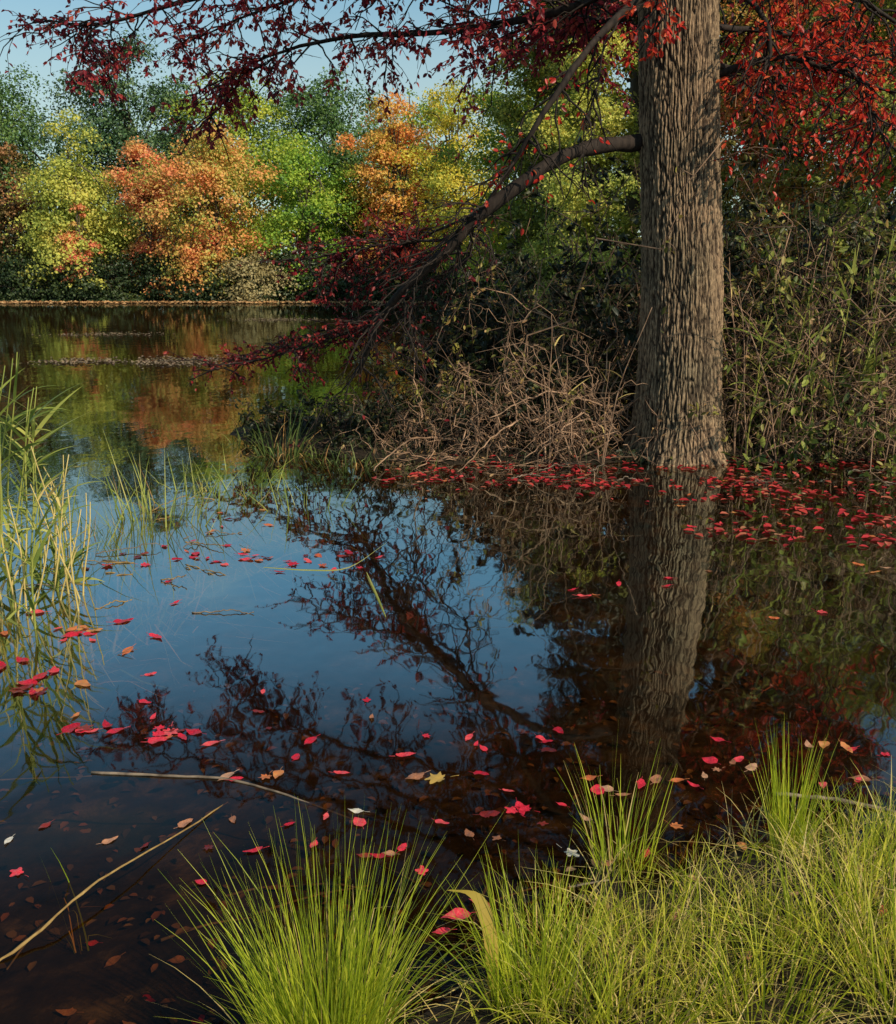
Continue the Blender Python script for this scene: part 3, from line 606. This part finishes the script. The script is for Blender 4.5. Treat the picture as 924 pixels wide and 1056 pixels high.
# thin dead stalks at left
for i in range(9):
    c = pt(rng.uniform(20, 90), rng.uniform(625, 690)); c[2] = float(hfun([c[0]], [c[1]])[0]) - .02
    P = polylines(np.array([c]), nrm(np.array([[rng.normal() * .5, rng.normal() * .3, 1]])), np.array([rng.uniform(.45, .65)]), 8, .25)
    g = Geo(); tubes(g, P, np.linspace(.004, .0015, 8)[None], 4)
    tag(g.build('dead_stalk', M_cane_dark, loc=c), 'thin dark dead stalk poking from the water below the reeds', 'stalk', 'dead stalks below the reeds')

# ------------------------------------------------------------------ sticks and stalks
def stick(name, pts, r0, r1, mat, label, cat, k=7, wob=.0012, group=None):
    g = Geo(); c = spline(pts, 24); c = c + np.cumsum(rng.normal(size=c.shape), 0) * wob; c[:, 2] = np.maximum(c[:, 2], -.004)
    tubes(g, c[None], np.linspace(r0, r1, 24)[None] * (1 + .12 * rng.normal(size=(1, 24))), k)
    return tag(g.build(name, mat, loc=c[0], smooth=True), label, cat, group)
stick('floating_stick', [pt(95, 797, .001), pt(165, 800, .003), pt(235, 803, .003), pt(300, 820, .002), pt(372, 846, -.002)], .005, .003, M_stick, 'thin grey stick floating across the lower left water', 'stick')
stick('floating_stick', [pt(-20, 804, .0), pt(40, 801, .001), pt(92, 799, .0)], .003, .002, M_stick, 'short straight twig floating at the left edge', 'stick')
stick('dead_reed_stalk', [pt(-30, 1015, -.02), pt(30, 970, .02), pt(80, 925, .05), pt(140, 885, .04), pt(235, 828, .0)], .0045, .0022, M_stalk, 'long yellow dead reed stalk leaning out of the lower left corner', 'reed stalk', wob=.002)
stick('floating_stick', [pt(800, 818, .01), pt(860, 822, .012), pt(940, 834, .012)], .007, .005, M_stick, 'pale stick behind the grass at the right edge', 'stick')
for i in range(26):
    a = pt(rng.uniform(0, 270), rng.uniform(505, 640), .002); an = rng.normal() * .6 + (math.pi if rng.uniform() < .5 else 0); ln = rng.uniform(.12, .45)
    dv = np.array([math.cos(an), math.sin(an), 0])
    stick('floating_straw', [a, a + dv * ln * .5 + [0, 0, .003], a + dv * ln], .004, .0025, M_stalk if i % 3 else M_stick, 'broken straw coloured stalk floating between the reeds and sedge clumps', 'stalk', 5, .004, 'broken stalks floating by the reeds')
for i in range(16):
    a = pt(rng.uniform(430, 640) if i < 8 else rng.uniform(745, 930), rng.uniform(484, 500), .003); an = rng.normal() * .6; ln = rng.uniform(.15, .5)
    dv = np.array([math.cos(an), math.sin(an) * .6, 0])
    stick('floating_twig', [a, a + dv * ln * .5 + [0, .03, .006], a + dv * ln], .006, .003, M_stick if i % 2 else M_cane_dark, 'dead twig floating among the leaf carpet at the bank edge', 'twig', 5, .006, 'twigs in the leaf carpet')
for i in range(14):
    a = pt(rng.uniform(20, 560), rng.uniform(830, 1010), .0); a[2] = float(hfun([a[0]], [a[1]])[0]) + .008
    an = rng.uniform(0, 6.28); ln = rng.uniform(.12, .4); b2 = a + np.array([math.cos(an), math.sin(an), 0]) * ln; b2[2] = float(hfun([b2[0]], [b2[1]])[0]) + .008
    g = Geo(); c = spline([a, (a + b2) / 2 + [0, .01, .006], b2], 12); tubes(g, c[None], np.linspace(.005, .0025, 12)[None], 5)
    tag(g.build('sunken_twig', M_stick, loc=c[0]), 'sunken twig lying on the muddy bed of the near shallows', 'twig', 'sunken twigs in the near shallows')
dl = 'dead bare branch leaning from the bank into the water left of the trunk'
for a, b_, c in [((640, 455, 8.75), (600, 440, 8.55), (545, 478, 8.15)), ((560, 430, 8.8), (520, 440, 8.5), (470, 486, 8.05)), ((620, 420, 8.8), (570, 400, 8.6), (500, 430, 8.4)), ((470, 450, 8.9), (430, 455, 8.6), (385, 490, 8.0))]:
    P = A3([a, b_, c]); P[2][2] = max(P[2][2], .01)
    stick('dead_branch', P, .011, .004, M_cane, dl, 'branch', 6, .010, 'dead branches leaning off the far bank')
def strap(name, pts, w, mat, label, cat, side):
    g = Geo(); c = spline(pts, 16); t = np.linspace(0, 1, 16)
    ribbons(g, c[None], (w * np.sin(np.pi * (t * .9 + .07)) ** .6)[None], nrm(np.array([side], float)))
    return tag(g.build(name, mat, loc=c[0]), label, cat)
c0 = pt(508, 1035, .0); c0[2] = -.02
strap('dry_leaf', [c0, c0 + [.0, .02, .10], c0 + [-.01, .05, .19], c0 + [-.04, .07, .25], c0 + [-.10, .06, .27]], .032, leafmat('yellow_blade', [(.36, .26, .04), (.42, .30, .06)], .3, 5), 'curled yellow dead blade standing at the bank between the tussocks', 'leaf', (1, .25, .1))
strap('fallen_reed', [pt(272, 585, .006), pt(320, 588, .012), pt(360, 585, .04), pt(398, 560, .12)], .014, M_reed, 'green reed blade lying on the blue reflection, tip raised', 'fallen reed', (.2, 1, .3))
strap('fallen_reed', [pt(378, 590, .01), pt(388, 612, .007), pt(398, 636, .004)], .009, M_reed, 'thin green blade floating just below the raised reed tip', 'fallen reed', (1, .1, .1))

# ------------------------------------------------------------------ floating leaves
def leaf_mesh(name, mat, outline, curl, fold, seed):
    n = len(outline); rings = 4; V = [(0, 0)]
    for k in range(1, rings + 1):
        for a, b_ in outline: V.append((a * k / rings, b_ * k / rings))
    V = np.array(V); z = curl * (V[:, 0] ** 2) * 1.2 + fold * np.abs(V[:, 1]) + .035 * np.sin(V[:, 0] * 9 + seed) * np.cos(V[:, 1] * 8 + seed)
    z = z - z.min()
    f3 = [(0, 1 + i, 1 + (i + 1) % n) for i in range(n)]; f4 = []
    for k in range(rings - 1):
        for i in range(n):
            j = (i + 1) % n; a = 1 + k * n; b_ = 1 + (k + 1) * n
            f4.append((a + i, b_ + i, b_ + j, a + j))
    g = Geo(); g.add(np.column_stack([V, z]), f3); g.f.append(np.array(f4))
    t = np.linspace(0, 1, 5); Ps = np.column_stack([-.46 - .35 * t, .05 * t ** 2, z.min() + .03 + .04 * t])
    tubes(g, Ps[None], np.full((1, 5), .010), 4)
    o = g.build(name, mat, smooth=False); me = o.data; bpy.data.objects.remove(o); return me
def pointed(w, n=30, jag=0, seed=0, bend=0, wide=.42):
    r = np.random.default_rng(seed); top = []; bot = []
    for i in range(n // 2 + 1):
        t = i / (n // 2); prof = w * (math.sin(math.pi * t ** (.75 if wide < .5 else 1)) ** .8) * (1 - .35 * t)
        cx = t - .5; b_ = bend * (t - .3) ** 2
        top.append((cx, prof * (1 + jag * r.normal()) + b_)); bot.append((cx, -prof * (1 + jag * r.normal()) + b_))
    return bot + top[-2:0:-1]
def lobed(n=48, k=5, depth=.42, seed=0):
    r = np.random.default_rng(seed); o = []
    for i in range(n):
        a = 2 * math.pi * i / n; rr = .5 * (1 - depth * (.5 + .5 * math.cos(a * k + math.pi)) ** .8) * (1 + .07 * r.normal()) * (.8 + .2 * math.cos(a))
        o.append((rr * math.cos(a), rr * math.sin(a) * .95))
    return o
def wetleaf(name, cols): return leafmat(name, cols, .15, 14, .6, .3, .5, True)
ML_red = wetleaf('fallen_red', [(.28, .008, .018), (.50, .014, .035), (.68, .035, .06), (.66, .12, .11)])
ML_dk = wetleaf('fallen_dark_red', [(.08, .01, .01), (.17, .015, .014), (.26, .03, .02)])
ML_tan = wetleaf('fallen_tan', [(.22, .08, .04), (.40, .17, .09), (.5, .28, .17)])
ML_or = wetleaf('fallen_orange', [(.45, .07, .03), (.55, .16, .05), (.5, .25, .08)])
ML_white = wetleaf('fallen_pale', [(.55, .48, .38), (.66, .6, .52)])
ML_yel = wetleaf('fallen_yellow', [(.40, .22, .05), (.5, .32, .08)])
PR = {}
for key, mt in (('red', ML_red), ('dark', ML_dk), ('tan', ML_tan), ('orange', ML_or), ('white', ML_white), ('yellow', ML_yel)):
    PR[key] = [leaf_mesh('leaf', mt, pointed(.28, seed=1, jag=.06, bend=.2), .1, .08, 1), leaf_mesh('leaf', mt, pointed(.36, seed=2, jag=.08, bend=.05), -.05, .16, 2), leaf_mesh('leaf', mt, pointed(.23, seed=3, jag=.10, bend=-.3), .2, .05, 3), leaf_mesh('leaf', mt, lobed(seed=4), .1, .06, 4), leaf_mesh('leaf', mt, pointed(.34, seed=5, jag=.12, bend=-.1, wide=.6), .05, -.12, 5), leaf_mesh('leaf', mt, lobed(seed=6, k=7, depth=.35), .2, .1, 6)]
CNT = [0]
def leaf(px, py, size, key, label, group=None, shape=None, jit=0, sunk=False):
    p_ = pt(px + rng.normal() * jit, py + rng.normal() * jit * .5, 0)
    gz = float(hfun([p_[0]], [p_[1]])[0]); zz = gz + .01 if sunk else max(.002, gz + .006)
    me = PR[key][shape if shape is not None else rng.choice(6, p=[.26, .22, .18, .09, .17, .08])]
    o = bpy.data.objects.new('fallen_leaf', me); col.objects.link(o)
    o.location = (p_[0], p_[1], zz); o.rotation_euler = (rng.normal() * .06, rng.normal() * .06, rng.uniform(0, 6.28)); o.scale = (size, size * rng.uniform(.8, 1.1), size)
    tag(o, label, 'leaf', group); CNT[0] += 1
    return o
def many(lst, label, group, s0=.036, s1=.075, keys=('red', 'red', 'red', 'dark', 'tan', 'orange'), jit=4, sunk=False):
    for px, py in lst: leaf(px, py, s0 + (s1 - s0) * rng.uniform() ** 1.3, keys[rng.integers(len(keys))], label, group, jit=jit, sunk=sunk)
many([(130, 568), (155, 572), (180, 575), (205, 572), (232, 578), (255, 574), (275, 575), (300, 585), (320, 582), (345, 575), (365, 586), (288, 590), (215, 548), (235, 545), (260, 527), (165, 600), (180, 625), (110, 585), (345, 588), (385, 575), (262, 572), (192, 570), (222, 582), (240, 560), (330, 574), (150, 585), (90, 590), (270, 540), (205, 560), (170, 565), (312, 573), (355, 570), (268, 578), (278, 573), (250, 579), (225, 530), (240, 535), (262, 576), (140, 575), (200, 576), (215, 574), (295, 580), (335, 584)], 'red or rusty leaf floating in the drift beside the sedge clumps', 'leaves drifting by the sedge', .05, .10, ('red', 'red', 'red', 'orange', 'dark'))
many([(75, 650), (90, 655), (60, 648), (128, 640), (160, 657), (35, 632), (40, 700), (15, 712), (35, 716), (85, 705), (5, 690), (130, 675), (98, 650), (82, 646), (20, 680), (55, 690), (28, 705), (65, 660), (78, 652), (8, 655), (88, 648), (45, 715), (70, 654), (95, 658), (30, 712), (22, 714)], 'red leaf floating at the foot of the left reeds', 'leaves below the left reeds', .05, .10, ('red', 'red', 'red', 'red', 'dark', 'orange'), 3)
many([(75, 750), (95, 752), (115, 755), (160, 757), (180, 757), (190, 762), (75, 738), (155, 740), (220, 767), (148, 725), (150, 695), (85, 754), (105, 748), (170, 752), (175, 764), (165, 762), (195, 755), (185, 754), (80, 752), (90, 756)], 'red leaf in the cluster floating over blue water at lower left', 'leaves in the lower left cluster', .045, .085, ('red', 'red', 'red', 'red', 'dark', 'orange'), 3)
many([(255, 800), (270, 797), (290, 800), (310, 782), (308, 762), (275, 755), (375, 722), (420, 780), (440, 758), (485, 765), (497, 775), (555, 765), (562, 775), (580, 757), (492, 800), (262, 715), (270, 735), (605, 803), (490, 768), (570, 768)], 'scattered leaf floating on the dark water at the middle of photo', 'leaves scattered mid water', .042, .075, keys=('red', 'red', 'red', 'dark', 'orange'))
many([(545, 835), (560, 850), (605, 842), (480, 860), (515, 868), (340, 842), (380, 880), (400, 882), (215, 873), (155, 873), (45, 852), (215, 910), (260, 880), (575, 830), (530, 838), (390, 885), (408, 878), (300, 850), (330, 870), (190, 850), (240, 845), (500, 840), (455, 850), (520, 815), (350, 800), (20, 900), (110, 868)], 'leaf floating on the dark water behind the big spiky tussock', 'leaves behind the spiky tussock', .038, .066, ('red', 'red', 'tan', 'tan', 'dark'))
many([(590, 612), (600, 612), (615, 615), (635, 602), (680, 598), (692, 602), (740, 592), (800, 638), (845, 630), (880, 580), (905, 592), (910, 585)], 'small leaf floating on the reflection of the trunk and thicket', 'leaves on the trunk reflection', .05, .085)
many([(745, 762), (740, 785), (760, 788), (735, 795), (830, 765), (850, 770), (880, 775), (870, 773), (885, 803), (635, 815), (850, 810), (690, 803), (710, 808), (672, 803), (755, 783), (625, 812), (890, 806), (655, 812), (725, 800), (780, 795), (645, 822), (905, 780)], 'leaf floating along the water edge of the right grass bank', 'leaves along the right grass bank', .045, .075, ('red', 'red', 'tan', 'tan', 'orange'))
many([(910, 965), (885, 908), (625, 895), (760, 880), (700, 850), (665, 880), (720, 910), (820, 940), (690, 960), (770, 1010), (860, 990), (640, 1000)], 'fallen leaf lying in the right bank grass', 'leaves in the bank grass', .04, .06, ('red', 'tan', 'tan', 'orange'))
leaf(470, 945, .08, 'red', 'largest glossy red leaf, beside the curled yellow blade', shape=1)
leaf(495, 932, .065, 'red', 'red leaf tilted at the tip of the curled yellow blade', shape=0)
leaf(455, 961, .05, 'red', 'small red leaf just below the largest glossy red leaf', shape=0)
leaf(435, 900, .06, 'red', 'red lobed leaf with pale rim above the largest glossy leaf', shape=3)
leaf(370, 848, .06, 'red', 'red leaf touching the white leaf at the stick end', shape=1)
leaf(367, 837, .055, 'white', 'white leaf at the end of the thin grey stick', shape=4)
leaf(588, 880, .065, 'white', 'white jagged leaf just left of the grass bank', shape=3)
leaf(452, 804, .085, 'yellow', 'ragged yellow lobed leaf on the dark water in the middle', shape=5)
leaf(428, 802, .075, 'tan', 'salmon coloured leaf beside the yellow lobed leaf', shape=4)
leaf(232, 802, .07, 'tan', 'salmon leaf resting against the thin grey stick', shape=0)
leaf(383, 740, .05, 'tan', 'tan leaf alone on the dark reflection of the boughs', shape=2)
leaf(8, 868, .045, 'white', 'pale leaf at the left edge of the dark water', shape=0)
leaf(538, 836, .07, 'red', 'bright red upturned leaf right of centre on dark water', shape=2)
many([(145, 965), (130, 995), (80, 1028), (60, 985), (200, 1000), (30, 1040), (180, 930), (110, 930), (90, 900)], 'brownish sunken leaf under the dark water in the lower left corner', 'sunken leaves lower left', .04, .065, ('red', 'tan', 'tan'), sunk=True)
lc = 'red leaf in the carpet of leaves around the foot of the tree'
cl = [(rng.uniform(410, 640), rng.uniform(489, 499)) for _ in range(8)] + [(rng.uniform(740, 940), 488 + rng.uniform() ** 1.5 * 70) for _ in range(20)]
def carpet_px():
    while True:
        if rng.uniform() < .78:
            c = cl[rng.integers(len(cl))]; a, b_ = c[0] + rng.normal() * 22, c[1] + rng.normal() * 4
        else: a = 420 + 520 * rng.uniform() ** .75; b_ = 487 + abs(rng.normal()) * (8 + 26 * (max(a - 480, 0) / 440) ** 1.5)
        if b_ < 484 or b_ > 600 or 650 < a < 745 and b_ < 493: continue
        return a, b_
while CNT[0] < 318:
    a, b_ = carpet_px()
    leaf(a, b_, rng.uniform(.045, .085), ('red', 'red', 'dark', 'tan', 'orange')[rng.integers(5)], lc, 'leaf carpet at the tree foot')
# the rest of the carpet
g = Geo(); n = 430; P = np.array([pt(*carpet_px()) for _ in range(n)])
q = np.array([pt(rng.uniform(440, 940), rng.uniform(474, 486)) for _ in range(200)]); P = np.concatenate([P, q])
P = P[np.hypot(P[:, 0] - 2.085, P[:, 1] - 8.87) > .5]; n = len(P)
P[:, 2] = np.maximum(.008, hfun(P[:, 0], P[:, 1]) + .015)
leaves(g, P, rng.uniform(.04, .085, n), rdir(n, .1), nrm(rdir(n) * .25 + [0, 0, 1]), .6, True)
tag(g.build('leaf_carpet', leafmat('carpet', [(.14, .01, .01), (.34, .02, .025), (.5, .04, .04), (.34, .14, .07)], .15, 3, .7, .4, .4)), 'dense carpet of small red leaves along the far bank edge', 'fallen leaves', kind='stuff')
# rotting litter on the pond bed
n = 1500; x = rng.uniform(-2.2, 1.6, n); y = rng.uniform(1.5, 4.6, n); k = (sdf(x, y) < 0) & (np.sin(x * 5 + y * 3) * np.sin(y * 6 - x * 4) > -.3); x, y = x[k], y[k]; n = len(x)
g = Geo(); leaves(g, np.stack([x, y, hfun(x, y) + .008], 1), rng.uniform(.02, .055, n), rdir(n, .1), nrm(rdir(n) * .2 + [0, 0, 1]), .6, True)
tag(g.build('sunken_litter', leafmat('sunken', [(.025, .015, .009), (.07, .04, .022), (.19, .115, .06), (.20, .07, .035)], 0, 3, .8)), 'brown rotting leaf litter on the shallow pond bed', 'leaf litter', kind='stuff')

for o in bpy.data.objects:
    if '_w' in o: del o['_w']

# ------------------------------------------------------------------ light, sky, camera
az = math.atan2(.73, -.68); el = R(40)
w = bpy.data.worlds.new('World'); bpy.context.scene.world = w; w.use_nodes = True
nt = w.node_tree; bg = nt.nodes['Background']; LK = nt.links.new
sky = nt.nodes.new('ShaderNodeTexSky'); sky.sky_type = 'NISHITA'; sky.sun_disc = False
sky.sun_elevation = el; sky.sun_rotation = az; sky.air_density = 1.0; sky.dust_density = .8; sky.ozone_density = .5
tint = nt.nodes.new('ShaderNodeMix'); tint.data_type = 'RGBA'; tint.blend_type = 'MULTIPLY'; tint.inputs[0].default_value = 1; tint.inputs[7].default_value = (.68, 1.02, 1.0, 1)
tc = nt.nodes.new('ShaderNodeTexCoord'); mp = nt.nodes.new('ShaderNodeMapping'); mp.inputs['Scale'].default_value = (1.6, 1.6, 5)
no = nt.nodes.new('ShaderNodeTexNoise'); no.inputs['Scale'].default_value = 1.7; no.inputs['Detail'].default_value = 7
rp = ramp(nt, [(.52, (0, 0, 0)), (.78, (.55, .55, .55))])
sp = nt.nodes.new('ShaderNodeSeparateXYZ'); hz = nt.nodes.new('ShaderNodeMapRange')      # pale haze low over the trees
hz.inputs[1].default_value = .15; hz.inputs[2].default_value = .28; hz.inputs[3].default_value = .55; hz.inputs[4].default_value = 0
mxm = nt.nodes.new('ShaderNodeMath'); mxm.operation = 'MAXIMUM'
mx = nt.nodes.new('ShaderNodeMix'); mx.data_type = 'RGBA'; mx.inputs[7].default_value = (5.0, 5.3, 4.6, 1)
LK(sky.outputs[0], tint.inputs[6]); LK(tc.outputs['Generated'], sp.inputs[0]); LK(sp.outputs['Z'], hz.inputs[0])
LK(tc.outputs['Generated'], mp.inputs[0]); LK(mp.outputs[0], no.inputs['Vector']); LK(no.outputs['Fac'], rp.inputs[0])
LK(rp.outputs[0], mxm.inputs[0]); LK(hz.outputs[0], mxm.inputs[1])
LK(mxm.outputs[0], mx.inputs[0]); LK(tint.outputs[2], mx.inputs[6]); LK(mx.outputs[2], bg.inputs[0])
bg.inputs[1].default_value = .125
sl = bpy.data.lights.new('sun', 'SUN'); sl.energy = 5.0; sl.angle = R(.5); sl.color = (1, .87, .66)
so = bpy.data.objects.new('sun', sl); col.objects.link(so)
sv = Vector((math.sin(az) * math.cos(el), math.cos(az) * math.cos(el), math.sin(el)))
so.rotation_euler = (-sv).to_track_quat('-Z', 'Y').to_euler()
cd = bpy.data.cameras.new('camera'); co = bpy.data.objects.new('camera', cd); col.objects.link(co)
cd.sensor_fit = 'VERTICAL'; cd.sensor_height = 24; cd.lens = 12 / (CY / F); cd.clip_end = 2000; cd.clip_start = .05
co.location = (0, 0, CAMZ); co.rotation_euler = (math.pi / 2 - PITCH, 0, 0)
sc = bpy.context.scene; sc.camera = co
sc.view_settings.view_transform = 'Standard'; sc.view_settings.look = 'None'; sc.view_settings.exposure = 0
